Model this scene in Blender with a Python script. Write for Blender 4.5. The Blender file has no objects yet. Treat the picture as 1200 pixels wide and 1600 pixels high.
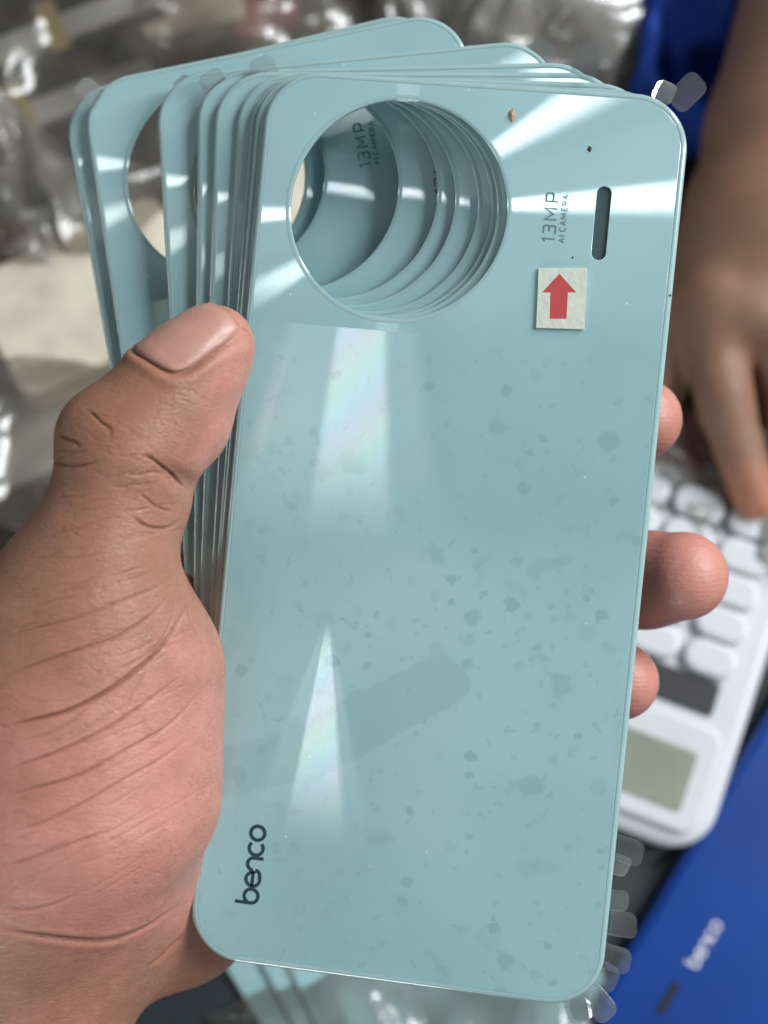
import bpy, bmesh, math, random
import numpy as np
from mathutils import Vector, Matrix, noise, Euler

random.seed(7); np.random.seed(7)
sc = bpy.context.scene
COL = sc.collection
rad = math.radians

# ------------------------------------------------------------------ camera
F = 2200.0                     # focal length in pixels of a 1200 x 1600 frame
PITCH = rad(75)                # the camera looks down at the market table
CAM = Vector((0, 0, 0.406))
FWD = Vector((0, math.cos(PITCH), -math.sin(PITCH)))
UP = Vector((0, math.sin(PITCH), math.cos(PITCH)))
RT = Vector((1, 0, 0))
CM = Matrix(((RT.x, UP.x, -FWD.x, CAM.x), (RT.y, UP.y, -FWD.y, CAM.y), (RT.z, UP.z, -FWD.z, CAM.z), (0, 0, 0, 1)))
cam = bpy.data.cameras.new('camera'); cam_o = bpy.data.objects.new('camera', cam); COL.objects.link(cam_o)
cam_o.matrix_world = CM
cam.sensor_fit = 'VERTICAL'; cam.sensor_height = 36.0; cam.lens = F / 1600 * 36.0
cam.clip_start = 0.01; cam.clip_end = 50
cam.dof.use_dof = True; cam.dof.focus_distance = 0.251; cam.dof.aperture_fstop = cam.lens / 5.0
sc.camera = cam_o

# ------------------------------------------------------------------ colour, world
sc.view_settings.view_transform = 'Standard'; sc.view_settings.look = 'None'
sc.view_settings.exposure = -0.10; sc.view_settings.gamma = 1.0
try: sc.view_settings.use_curve_mapping = False
except Exception: pass
sc.render.engine = 'CYCLES'
sc.cycles.use_denoising = True
sc.cycles.max_bounces = 10; sc.cycles.transparent_max_bounces = 16
sc.cycles.caustics_reflective = False; sc.cycles.caustics_refractive = False
w = bpy.data.worlds.new('World'); sc.world = w; w.use_nodes = True
w.node_tree.nodes['Background'].inputs[0].default_value = (0.86, 0.95, 1.0, 1)
w.node_tree.nodes['Background'].inputs[1].default_value = 0.185

# ------------------------------------------------------------------ frames of reference
def rot3(a, b, c):
    return (Matrix.Rotation(c, 4, 'Z') @ Matrix.Rotation(b, 4, 'Y') @ Matrix.Rotation(a, 4, 'X'))
# pose of the front cover in the camera frame (solved from its four corners)
P0 = Matrix.Translation((0.00886, -0.00455, -0.25292)) @ rot3(0.0326, -0.1023, -0.0988)
P0W = CM @ P0
PW, PH = 0.0755, 0.16255
def at(px, py, d):             # a point in the place at depth d along the view axis
    return CAM + RT * ((px - 600) / F * d) + UP * ((800 - py) / F * d) + FWD * d
def atz(px, py, z):            # a point at height z above the table
    dr = RT * ((px - 600) / F) + UP * ((800 - py) / F) + FWD
    return CAM + dr * ((z - CAM.z) / dr.z)
P0I = P0W.inverted()
CL = P0I @ CAM
def pl(px, py):                # local point on the front cover
    d = P0I.to_3x3() @ (RT * ((px - 600) / F) + UP * ((800 - py) / F) + FWD)
    q = CL + d * (-CL.z / d.z)
    return Vector((q.x, q.y))

# ------------------------------------------------------------------ lamps (fluorescent fittings of the stall)
def lamp(name, tpx, dist, wt, wr, power, colr):
    T = pl(*tpx); v = CL.length
    L = (T * (1 / v + 1 / dist) - Vector((CL.x, CL.y)) / v) * dist
    z = math.sqrt(max(0.15 * dist * dist, dist * dist - L.length_squared))
    loc = P0W @ Vector((L.x, L.y, z))
    d = bpy.data.lights.new(name, 'AREA'); d.shape = 'RECTANGLE'; d.size = wr; d.size_y = wt
    d.energy = power; d.color = colr
    o = bpy.data.objects.new(name, d); COL.objects.link(o)
    zax = (loc - P0W.translation).normalized()
    radial = (P0W.to_3x3() @ Vector((L.x, L.y, 0))).normalized()
    yax = zax.cross(radial).normalized(); xax = yax.cross(zax)
    o.matrix_world = Matrix(((xax.x, yax.x, zax.x, loc.x), (xax.y, yax.y, zax.y, loc.y), (xax.z, yax.z, zax.z, loc.z), (0, 0, 0, 1)))
    return o
lamp('lamp_right', (2500, 240), 1.5, 0.075, 0.8, 18, (0.93, 0.98, 1.0))
lamp('lamp_ceiling', (2250, -690), 1.5, 0.20, 0.9, 25, (0.95, 0.99, 1.0))
lamp('lamp_left', (-1850, 520), 1.5, 0.80, 0.16, 7.5, (0.97, 0.99, 1.0))
lamp('lamp_behind', (417, 2500), 1.5, 0.34, 0.5, 7, (0.95, 0.99, 1.0))

# ------------------------------------------------------------------ node helpers
def mat(name):
    m = bpy.data.materials.new(name); m.use_nodes = True
    m.node_tree.nodes.clear(); return m, m.node_tree
class NT:
    def __init__(s, name):
        s.m, s.t = mat(name)
    def n(s, typ, **kw):
        nd = s.t.nodes.new(typ)
        ins = kw.pop('ins', {})
        for k, v in kw.items(): setattr(nd, k, v)
        for k, v in ins.items(): s.set(nd, k, v)
        return nd
    def set(s, nd, k, v):
        sock = nd.inputs[k]
        if isinstance(v, bpy.types.NodeSocket): s.t.links.new(v, sock)
        else: sock.default_value = v
    def math(s, op, a, b=0.0, c=None, clamp=False):
        nd = s.n('ShaderNodeMath', operation=op); nd.use_clamp = clamp
        s.set(nd, 0, a); s.set(nd, 1, b)
        if c is not None: s.set(nd, 2, c)
        return nd.outputs[0]
    def vmath(s, op, a, b=None, out=0):
        nd = s.n('ShaderNodeVectorMath', operation=op); s.set(nd, 0, a)
        if b is not None: s.set(nd, 1, b)
        return nd.outputs[out]
    def mixc(s, f, a, b):
        nd = s.n('ShaderNodeMix', data_type='RGBA'); s.set(nd, 0, f)
        s.set(nd, 6, a); s.set(nd, 7, b); return nd.outputs[2]
    def mixv(s, f, a, b):
        nd = s.n('ShaderNodeMix', data_type='VECTOR'); s.set(nd, 0, f); s.set(nd, 4, a); s.set(nd, 5, b); return nd.outputs[1]
    def ramp(s, f, a, b):      # smooth 0..1 between a and b
        nd = s.n('ShaderNodeMapRange', interpolation_type='SMOOTHSTEP'); s.set(nd, 0, f); s.set(nd, 1, a); s.set(nd, 2, b)
        return nd.outputs[0]
    def noise(s, vec, scale, detail=3.0, rough=0.5, dist=0.0):
        nd = s.n('ShaderNodeTexNoise', ins={'Vector': vec, 'Scale': scale, 'Detail': detail, 'Roughness': rough, 'Distortion': dist})
        return nd.outputs[0]
    def out(s, sh):
        o = s.n('ShaderNodeOutputMaterial'); s.t.links.new(sh, o.inputs[0]); return s.m
def C4(r, g, b): return (r, g, b, 1.0)

def simple(name, colr, rough=0.5, spec=0.5, var=0.12, nscale=60, coat=0.0, metallic=0.0, bump=0.0, bscale=300, sss=0.0, alpha=1.0):
    t = NT(name); tc = t.n('ShaderNodeTexCoord').outputs['Object']
    nz = t.noise(tc, nscale, 4)
    c2 = tuple(max(0, c * (1 - var * 1.5)) for c in colr); c1 = tuple(min(1, c * (1 + var)) for c in colr)
    b = t.n('ShaderNodeBsdfPrincipled', ins={'Base Color': t.mixc(nz, C4(*c2), C4(*c1)), 'Roughness': t.math('MULTIPLY_ADD', nz, 0.25 * rough, rough * 0.87),
            'Specular IOR Level': spec, 'Coat Weight': coat, 'Coat Roughness': 0.04, 'Metallic': metallic, 'Alpha': alpha})
    if bump:
        bp = t.n('ShaderNodeBump', ins={'Strength': bump, 'Distance': 0.001, 'Height': t.noise(tc, bscale, 4)})
        t.t.links.new(bp.outputs[0], b.inputs['Normal'])
    return t.out(b.outputs[0])

# ------------------------------------------------------------------ materials of the covers
CH = pl(622, 328); C1 = pl(595, 60); C2 = pl(514, 955)
Z1 = pl(560, 514).y; Z2 = pl(515, 900).y
def capsule(t, p, a, b):       # distance to a segment a-b in the cover's plane
    ax, ay = a; bx, by = b
    pa = t.vmath('SUBTRACT', p, (ax, ay, 0)); ba = Vector((bx - ax, by - ay, 0))
    h = t.math('DIVIDE', t.vmath('DOT_PRODUCT', pa, tuple(ba), out=1), ba.length_squared, clamp=True)
    sc_ = t.n('ShaderNodeVectorMath', operation='SCALE'); t.set(sc_, 0, tuple(ba)); t.set(sc_, 3, h)
    return t.vmath('LENGTH', t.vmath('SUBTRACT', pa, sc_.outputs[0]), out=1)

def cover_material(name, front):
    t = NT(name); tc = t.n('ShaderNodeTexCoord').outputs['Object']
    p = t.vmath('MULTIPLY', tc, (1, 1, 0))
    sep = t.n('ShaderNodeSeparateXYZ', ins={0: p})
    x, y = sep.outputs[0], sep.outputs[1]
    # circular grooves of the printed texture: three zones, each with its own centre
    in1 = t.math('GREATER_THAN', y, Z1); in3 = t.math('LESS_THAN', y, Z2)
    cen = t.mixv(in1, t.mixv(in3, (C1.x, C1.y, 0), (C2.x, C2.y, 0)), (CH.x, CH.y, 0))
    d = t.vmath('SUBTRACT', p, cen)
    ds = t.n('ShaderNodeSeparateXYZ', ins={0: d})
    tan = t.n('ShaderNodeCombineXYZ', ins={0: t.math('MULTIPLY', ds.outputs[1], -1.0), 1: ds.outputs[0]}).outputs[0]
    tw = t.n('ShaderNodeVectorTransform', vector_type='VECTOR', convert_from='OBJECT', convert_to='WORLD', ins={0: tan}).outputs[0]
    tw = t.vmath('NORMALIZE', tw)
    # fine radial lines inside the streaks
    ang = t.math('ARCTAN2', ds.outputs[0], ds.outputs[1])
    lines = t.math('SINE', t.math('MULTIPLY', x, 2 * math.pi / 0.00042))
    lines = t.math('MULTIPLY_ADD', lines, 0.16, 0.84)
    lines = t.math('MAXIMUM', lines, in1)
    # gloss mask shaped to the outline of the light streaks: all round the opening, a tapering field below it, and a wedge near the foot
    cosd = t.math('DIVIDE', t.math('MULTIPLY', ds.outputs[1], -1.0), t.math('MAXIMUM', t.vmath('LENGTH', d, out=1), 1e-5))
    wedge = t.ramp(cosd, 0.955, 0.974)
    m2 = t.math('MULTIPLY', t.ramp(y, pl(540, 860).y, pl(540, 640).y), t.ramp(cosd, 0.970, 0.984))
    m3 = t.math('MULTIPLY', t.math('MULTIPLY', t.ramp(y, pl(515, 965).y, pl(515, 1030).y), t.ramp(y, pl(495, 1330).y, pl(495, 1150).y)), wedge)
    pat = t.math('MAXIMUM', t.math('MULTIPLY', in1, t.ramp(y, Z1, pl(600, 430).y)), t.math('ADD', t.math('MULTIPLY', m2, t.math('SUBTRACT', 1.0, in3)), t.math('MULTIPLY', m3, in3)))
    # film wet-out spots and smudges; the front cover also gets a darker curved band
    v1 = t.n('ShaderNodeTexVoronoi', feature='F1', ins={'Vector': t.vmath('ADD', p, t.vmath('SCALE', t.n('ShaderNodeTexNoise', ins={'Vector': p, 'Scale': 420.0}).outputs[1])), 'Scale': 150.0, 'Randomness': 1.0})
    # small warp
    wn = t.n('ShaderNodeTexNoise', ins={'Vector': p, 'Scale': 380.0, 'Detail': 3.0}).outputs[1]
    wv = t.n('ShaderNodeVectorMath', operation='SCALE'); t.set(wv, 0, t.vmath('SUBTRACT', wn, (0.5, 0.5, 0.5))); t.set(wv, 3, 0.0026)
    pw = t.vmath('MULTIPLY', t.vmath('ADD', p, wv.outputs[0]), (1, 1, 0))
    spots = None
    for scale, thr, dens in ((150.0, 0.30, 0.40), (290.0, 0.36, 0.55), (70.0, 0.22, 0.22)):
        vo = t.n('ShaderNodeTexVoronoi', feature='F1', ins={'Vector': pw, 'Scale': scale, 'Randomness': 1.0})
        rv = t.n('ShaderNodeSeparateColor', ins={0: vo.outputs['Color']})
        keep = t.math('LESS_THAN', rv.outputs[0], dens)
        size = t.math('MULTIPLY', rv.outputs[1], thr)
        s = t.math('MULTIPLY', t.ramp(vo.outputs['Distance'], t.math('ADD', size, 0.07), t.math('SUBTRACT', size, 0.07)), keep)
        s = t.math('MULTIPLY', s, t.math('MULTIPLY_ADD', rv.outputs[2], 0.7, 0.3))
        spots = s if spots is None else t.math('MAXIMUM', spots, s)
    area = t.ramp(t.noise(p, 34.0, 2), 0.30, 0.46)
    bl_ = t.math('MULTIPLY', t.ramp(t.noise(pw, 150.0, 2, 0.4), 0.58, 0.68), t.ramp(t.noise(p, 55.0, 1), 0.44, 0.60))
    sm_ = t.math('MULTIPLY', t.ramp(t.noise(pw, 380.0, 1, 0.4), 0.63, 0.73), 0.8)
    spots = t.math('MAXIMUM', t.math('MULTIPLY', spots, area), t.math('MULTIPLY', t.math('MAXIMUM', bl_, sm_), 0.75))
    clear_top = t.ramp(y, Z1 + 0.004, Z1 - 0.008)
    spots = t.math('MULTIPLY', spots, clear_top)
    if front:
        pts = [pl(350, 1205), pl(470, 1180), pl(590, 1115), pl(690, 1065)]
        dd = None
        for a, b, r in zip(pts[:-1], pts[1:], (0.0046, 0.0052, 0.0050)):
            q = t.math('SUBTRACT', capsule(t, pw, a, b), r)
            dd = q if dd is None else t.math('MINIMUM', dd, q)
        sw = t.math('MULTIPLY', t.ramp(dd, 0.0004, -0.0005), 0.6)
        spots = t.math('MAXIMUM', spots, sw)
    haze = t.math('ADD', t.math('MULTIPLY', t.noise(p, 42.0, 5, 0.65), 0.45), t.math('MULTIPLY', t.ramp(t.noise(p, 17.0, 2, 0.5), 0.32, 0.68), 0.55))
    base = t.mixc(haze, C4(0.252, 0.432, 0.446), C4(0.350, 0.548, 0.574))
    base = t.mixc(t.math('MULTIPLY', spots, 0.66), base, C4(0.215, 0.375, 0.388))
    dv = t.n('ShaderNodeTexVoronoi', feature='F1', ins={'Vector': p, 'Scale': 700.0, 'Randomness': 1.0}); dc = t.n('ShaderNodeSeparateColor', ins={0: dv.outputs['Color']})
    dust = t.math('MULTIPLY', t.math('LESS_THAN', dc.outputs[0], 0.012), t.ramp(dv.outputs['Distance'], 0.20, 0.10))
    base = t.mixc(t.math('MULTIPLY', dust, 0.55), base, C4(0.72, 0.78, 0.78))
    scr = t.noise(t.vmath('MULTIPLY', p, (260, 2200, 1)), 1.0, 2)
    rough = t.math('MULTIPLY_ADD', haze, 0.16, 0.30)
    bump = t.n('ShaderNodeBump', ins={'Strength': 0.06, 'Distance': 0.0006, 'Height': t.noise(p, 90.0, 3)})
    dif = t.n('ShaderNodeBsdfPrincipled', ins={'Base Color': base, 'Roughness': rough, 'Specular IOR Level': 0.4,
              'Coat Weight': 0.9, 'Coat Roughness': t.math('MULTIPLY_ADD', spots, 0.05, 0.025), 'Coat IOR': 1.5})
    t.t.links.new(bump.outputs[0], dif.inputs['Coat Normal'])
    amt = t.math('MULTIPLY', t.math('MULTIPLY', pat, lines), t.math('MULTIPLY_ADD', spots, -0.06, t.math('MULTIPLY_ADD', in1, -0.55, 0.79)))
    ir = t.n('ShaderNodeCombineColor', mode='HSV', ins={0: t.math('FRACT', t.math('ADD', t.math('MULTIPLY', t.vmath('LENGTH', d, out=1), 55.0), t.math('MULTIPLY', x, 60.0))), 1: t.math('MULTIPLY_ADD', in1, -0.16, 0.24), 2: 1.0}).outputs[0]
    gcol = t.mixc(amt, C4(0, 0, 0), t.mixc(0.75, C4(0.80, 0.97, 1.0), ir))
    gl = t.n('ShaderNodeBsdfAnisotropic', distribution='GGX', ins={'Color': gcol, 'Roughness': 0.23, 'Anisotropy': 0.92, 'Tangent': tw})
    mx = t.n('ShaderNodeAddShader', ins={0: dif.outputs[0], 1: gl.outputs[0]})
    return t.out(mx.outputs[0])
M = {}
M['cover_front'] = cover_material('pale_teal_printed_glass_front', True)
M['cover'] = cover_material('pale_teal_printed_glass', False)
def clear_plastic(name, tint, tr, gloss_r=0.08, dif=(0.6, 0.65, 0.66), difw=0.25, bump=0.0, bs=120):
    t = NT(name); tc = t.n('ShaderNodeTexCoord').outputs['Object']
    tb = t.n('ShaderNodeBsdfTransparent', ins={0: C4(*tint)})
    nz = t.noise(tc, bs, 3)
    df = t.n('ShaderNodeBsdfPrincipled', ins={'Base Color': C4(*dif), 'Roughness': 0.35, 'Specular IOR Level': 0.6})
    gl = t.n('ShaderNodeBsdfAnisotropic', ins={'Color': C4(1, 1, 1), 'Roughness': gloss_r})
    if bump:
        bp = t.n('ShaderNodeBump', ins={'Strength': bump, 'Distance': 0.002, 'Height': nz})
        t.t.links.new(bp.outputs[0], gl.inputs['Normal']); t.t.links.new(bp.outputs[0], df.inputs['Normal'])
    fr = t.n('ShaderNodeLayerWeight', ins={0: 0.35})
    a = t.n('ShaderNodeMixShader', ins={0: t.math('MULTIPLY_ADD', nz, difw, difw * 0.5), 1: tb.outputs[0], 2: df.outputs[0]})
    b = t.n('ShaderNodeMixShader', ins={0: t.math('MULTIPLY_ADD', fr.outputs['Fresnel'], 0.6, tr, clamp=True), 1: a.outputs[0], 2: gl.outputs[0]})
    return t.out(b.outputs[0])
M['rim'] = simple('clear_edge_plastic', (0.34, 0.50, 0.50), 0.16, 0.7, 0.06, 200, coat=0.8)
M['film'] = clear_plastic('protective_film', (0.92, 0.95, 0.95), 0.03, 0.12, (0.55, 0.55, 0.55), 0.14)
M['ink'] = simple('dark_teal_ink', (0.020, 0.055, 0.060), 0.35, 0.5, 0.1, 500)
M['ink_soft'] = simple('grey_teal_ink', (0.135, 0.21, 0.22), 0.35, 0.5, 0.1, 500)
M['slot'] = simple('dark_slot_shade', (0.060, 0.095, 0.10), 0.22, 0.6, 0.1, 300, coat=0.6)  # dark colour stands in for the shade inside the open slot
M['paper'] = simple('cream_sticker_paper', (0.62, 0.66, 0.57), 0.7, 0.3, 0.10, 500, bump=0.15, bscale=900)
M['red_ink'] = simple('red_sticker_ink', (0.52, 0.075, 0.080), 0.6, 0.3, 0.10, 700)
M['dust'] = simple('dust_speck', (0.05, 0.05, 0.04), 0.8, 0.2)
M['rust'] = simple('ochre_smear', (0.42, 0.30, 0.20), 0.7, 0.2)

# ------------------------------------------------------------------ object helpers
def mesh_obj(name, me, m=None, parent=None, loc=None):
    o = bpy.data.objects.new(name, me); COL.objects.link(o)
    if m is not None:
        me.materials.clear(); me.materials.append(m)
    if parent is not None: o.parent = parent
    if loc is not None: o.location = loc
    return o
def pydata(name, vs, fs, smooth=False):
    me = bpy.data.meshes.new(name); me.from_pydata([tuple(v) for v in vs], [], fs); me.update()
    if smooth: me.polygons.foreach_set('use_smooth', [True] * len(me.polygons))
    return me
def tag(o, label=None, cat=None, group=None, kind=None):
    if label: o['label'] = label
    if cat: o['category'] = cat
    if group: o['group'] = group
    if kind: o['kind'] = kind
    return o
def empty(name, mw):
    o = bpy.data.objects.new(name, None); COL.objects.link(o); o.matrix_world = mw; o.empty_display_size = 0.01; return o

def rrect(wd, ht, r, n=14):
    out = []
    for cx, cy, a0 in ((wd / 2 - r, ht / 2 - r, 0), (-wd / 2 + r, ht / 2 - r, 90), (-wd / 2 + r, -ht / 2 + r, 180), (wd / 2 - r, -ht / 2 + r, 270)):
        for k in range(n + 1):
            a = rad(a0 + 90 * k / n); out.append((cx + r * math.cos(a), cy + r * math.sin(a)))
    return out
def plate(name, loops, half, bevel, segs=2):
    """flat plate with holes, bevelled, from closed 2D loops"""
    cu = bpy.data.curves.new(name, 'CURVE'); cu.dimensions = '2D'; cu.fill_mode = 'BOTH'
    cu.extrude = half; cu.bevel_depth = bevel; cu.bevel_resolution = segs
    for lp in loops:
        s = cu.splines.new('POLY'); s.points.add(len(lp) - 1)
        for q, pt in zip(s.points, lp): q.co = (pt[0], pt[1], 0, 1)
        s.use_cyclic_u = True
    o = bpy.data.objects.new('tmp', cu); COL.objects.link(o)
    dg = bpy.context.evaluated_depsgraph_get(); dg.update()
    me = bpy.data.meshes.new_from_object(o.evaluated_get(dg))
    bpy.data.objects.remove(o); bpy.data.curves.remove(cu); me.name = name
    return me
def ribbon(strokes, wd, z0=0.0):
    """flat pen strokes; every stroke a hair above the last so none share a plane"""
    vs, fs = [], []
    for si, (pts, closed) in enumerate(strokes):
        z = z0 + si * 0.000004; n = len(pts); base = len(vs)
        for i in range(n):
            p = Vector(pts[i])
            a = Vector(pts[(i - 1) % n]) if (closed or i > 0) else None
            b = Vector(pts[(i + 1) % n]) if (closed or i < n - 1) else None
            d1 = (p - a).normalized() if a is not None else (b - p).normalized()
            d2 = (b - p).normalized() if b is not None else d1
            nr = Vector((-(d1 + d2).y, (d1 + d2).x)); nr = nr.normalized() if nr.length > 1e-9 else Vector((-d1.y, d1.x))
            k = max(0.5, nr.dot(Vector((-d1.y, d1.x))))
            nr = nr * (wd / 2 / k)
            vs += [(p.x + nr.x, p.y + nr.y, z), (p.x - nr.x, p.y - nr.y, z)]
        for i in range(n if closed else n - 1):
            j = (i + 1) % n
            fs.append((base + 2 * i + 1, base + 2 * j + 1, base + 2 * j, base + 2 * i))
    return vs, fs
def arc(cx, cy, r, a0, a1, n=18, ry=None):
    ry = ry or r
    return [(cx + r * math.cos(rad(a0 + (a1 - a0) * k / n)), cy + ry * math.sin(rad(a0 + (a1 - a0) * k / n))) for k in range(n + 1)]

# brand lettering in millimetres, reading along +x
def brand_strokes():
    R = 1.26; S = []
    S.append(([(0.31, 4.35), (0.31, 1.55)], False)); S.append((arc(1.57, 1.55, R, 0, 360, 28)[:-1], True))
    ex = 4.62
    S.append(([(ex - R, 1.62)] + [(ex + R, 1.62)] + arc(ex, 1.55, R, 3, 292, 26) + [(ex + 1.05, 0.42), (ex + 1.52, 0.75), (ex + 1.72, 1.3)], False))
    nx = ex + 2.75
    S.append((arc(nx, 1.70, 1.10, 180, 0, 16) + [(nx + 1.10, 0.02)], False))
    cx = nx + 2.9
    S.append((arc(cx, 1.55, R, 48, 312, 22), False))
    S.append((arc(cx + 2.72, 1.55, R, 0, 360, 28)[:-1], True))
    return S
G = {'1': ([[(0.1, 1.75), (0.65, 2.2), (0.65, 0)]], 1.25),
     '3': ([[(0.05, 2.2), (1.35, 2.2), (1.5, 1.95), (1.5, 1.35), (1.3, 1.15), (0.45, 1.15)], [(1.3, 1.12), (1.5, 0.9), (1.5, 0.25), (1.35, 0), (0.05, 0)]], 2.15),
     'M': ([[(0, 0), (0, 2.2), (1.0, 0.7), (2.0, 2.2), (2.0, 0)]], 2.7),
     'P': ([[(0, 0), (0, 2.2), (1.3, 2.2), (1.5, 2.0), (1.5, 1.1), (1.3, 0.9), (0.1, 0.9)]], 2.0),
     'A': ([[(0, 0), (0.85, 2.2), (1.7, 0)], [(0.35, 0.7), (1.35, 0.7)]], 2.2), 'I': ([[(0.1, 0), (0.1, 2.2)]], 0.7),
     'C': ([[(1.5, 2.2), (0.3, 2.2), (0, 1.9), (0, 0.3), (0.3, 0), (1.5, 0)]], 2.0),
     'E': ([[(1.4, 2.2), (0, 2.2), (0, 0), (1.4, 0)], [(0.1, 1.1), (1.2, 1.1)]], 1.9),
     'R': ([[(0, 0), (0, 2.2), (1.3, 2.2), (1.5, 2.0), (1.5, 1.2), (1.3, 1.0), (0.1, 1.0)], [(0.7, 1.0), (1.5, 0)]], 2.0), ' ': ([], 1.0)}
def text_strokes(s, k=1.0, sp=1.0):
    S, x = [], 0.0
    for ch in s:
        g, adv = G[ch]
        for pts in g: S.append(([((x + a) * k, b * k) for a, b in pts], False))
        x += adv * sp
    return S
def letter_mesh(name, strokes, wd, origin, ang, scale=0.001, z=0.0):
    vs, fs = ribbon(strokes, wd)
    c, s = math.cos(ang) * scale, math.sin(ang) * scale
    return pydata(name, [(origin.x + x * c - y * s, origin.y + x * s + y * c, z + zz) for x, y, zz in vs], fs)

# ------------------------------------------------------------------ the covers
TH = 0.00085; HB = 0.00013
HR = 0.0196                                  # camera opening radius
outer = rrect(PW, PH, 0.0098); INS = 0.0012
inner = rrect(PW - 2 * INS, PH - 2 * INS, 0.0098 - INS)
gap = -0.00010
rim_in = rrect(PW - 2 * (INS - gap), PH - 2 * (INS - gap), 0.0098 - INS + gap)
hole = [(CH.x + HR * math.cos(rad(a)), CH.y + HR * math.sin(rad(a))) for a in range(0, 360, 3)]
s0, s1 = pl(944, 303), pl(935, 396)
def capsule_loop(a, b, r, n=10):
    d = (b - a).normalized(); t0 = math.atan2(d.y, d.x)
    return [(b.x + r * math.cos(t0 + math.pi * (k / n - .5)), b.y + r * math.sin(t0 + math.pi * (k / n - .5))) for k in range(n + 1)] + \
           [(a.x + r * math.cos(t0 + math.pi * (k / n + .5)), a.y + r * math.sin(t0 + math.pi * (k / n + .5))) for k in range(n + 1)]
SR = 0.00135
slot_loop = capsule_loop(s0, s1, SR)
body_me = plate('cover_body', [inner, hole, slot_loop], TH / 2, 0.00008)
def rim_mesh():
    # ring that falls away towards the outside (a ground glass edge)
    n = len(outer); prof = [(0.0, TH / 2 + 0.00004), (0.4, TH / 2 + 0.00002)] + [(0.4 + 0.6 * math.sin(rad(q)), TH / 2 + 0.00002 - 0.00070 * (1 - math.cos(rad(q)))) for q in (15, 30, 45, 60, 75, 90)] + [(0.97, -TH / 2), (0.0, -TH / 2)]
    vs, fs = [], []
    for i in range(n):
        a, b = Vector(rim_in[i]), Vector(outer[i])
        for k, z in prof: q = a.lerp(b, k); vs.append((q.x, q.y, z))
    m = len(prof)
    for i in range(n):
        j = (i + 1) % n
        for k in range(m):
            l = (k + 1) % m
            fs.append((i * m + k, i * m + l, j * m + l, j * m + k))
    me = pydata('cover_rim', vs, fs, True); bm = bmesh.new(); bm.from_mesh(me); bmesh.ops.recalc_face_normals(bm, faces=bm.faces); bm.to_mesh(me); bm.free()
    return me
rim_me = rim_mesh()
def ring_mesh(name, cx, cy, r0, r1, z, h, n=120):
    vs, fs = [], []
    for i in range(n):
        a = 2 * math.pi * i / n
        for r, zz in ((r0, z), (r0 + (r1 - r0) * .3, z + h), (r1, z)): vs.append((cx + r * math.cos(a), cy + r * math.sin(a), zz))
    for i in range(n):
        j = (i + 1) % n
        for k in range(2): fs.append((i * 3 + k, i * 3 + k + 1, j * 3 + k + 1, j * 3 + k)[::-1])
    return pydata(name, vs, fs, True)
ring_me = ring_mesh('camera_ring', CH.x, CH.y, HR + 0.0001, HR + 0.0007, TH / 2 + 0.0001, 0.00005)
slot_me = plate('slot_shade', [capsule_loop(s0, s1, SR - 0.00006)], 0.00010, 0.00006)
axis_ang = math.pi / 2
bo = pl(405, 1414); brand_me = letter_mesh('brand', brand_strokes(), 0.60, bo, axis_ang - 0.015, 0.00102, TH / 2 + 0.00012)
co = pl(866, 380); cam_me = letter_mesh('camera_text', text_strokes('13MP', 0.92, 1.22), 0.25, co, axis_ang, 0.00105, TH / 2 + 0.00012)
ao = pl(881, 380); ai_me = letter_mesh('camera_subtext', text_strokes('AI CAMERA', 0.36, 1.22), 0.13, ao, axis_ang, 0.00118, TH / 2 + 0.00012)
for me_, k_ in ((body_me, 'cover'), (rim_me, 'rim'), (ring_me, 'rim'), (slot_me, 'slot'), (brand_me, 'ink'), (cam_me, 'ink_soft'), (ai_me, 'ink_soft')):
    me_.materials.clear(); me_.materials.append(M[k_])
def tab_mesh(wd, ln, bend):
    pts = rrect(wd, ln, wd * 0.32, 5); n = len(pts); vs, fs = [], []
    for s in (1, -1):
        for x, y in pts:
            vs.append((x, y + ln / 2, bend * ((y + ln / 2) / ln) ** 2 + s * 0.00006))
    fs.append(tuple(range(n))); fs.append(tuple(range(2 * n - 1, n - 1, -1)))
    for i in range(n): j = (i + 1) % n; fs.append((i, n + i, n + j, j))
    me = pydata('pull_tab', vs, fs); me.materials.append(M['film']); return me
TABS = [tab_mesh(0.0046, 0.0064, 0.0014), tab_mesh(0.0038, 0.0048, -0.0010), tab_mesh(0.0050, 0.0050, 0.0006)]
def add_tab(root, x, y, ang, k=0, tilt=0.0, z=0.0):
    o = bpy.data.objects.new('pull_tab', TABS[k]); COL.objects.link(o); o.parent = root
    o.location = (x, y, z); o.rotation_euler = Euler((tilt, 0, ang)); return o

def cover(mw, label, front=False, group='pale teal phone covers fanned in the hand', name='phone_back_cover'):
    root = empty(name, mw)
    tag(root, label, 'phone cover', group)
    b = bpy.data.objects.new('glass_panel', body_me if not front else body_me.copy()); COL.objects.link(b); b.parent = root
    if front: b.data.materials.clear(); b.data.materials.append(M['cover_front'])
    for nm, me in (('clear_rim', rim_me), ('camera_opening_ring', ring_me), ('brand_lettering', brand_me), ('camera_lettering', cam_me), ('camera_sublettering', ai_me)):
        o = bpy.data.objects.new(nm, me); COL.objects.link(o); o.parent = root
    o = bpy.data.objects.new('slot_shade_insert', slot_me); COL.objects.link(o); o.parent = root; o.location.z = -0.00012  # added insert that paints the slot's shaded depth
    return root

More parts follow.
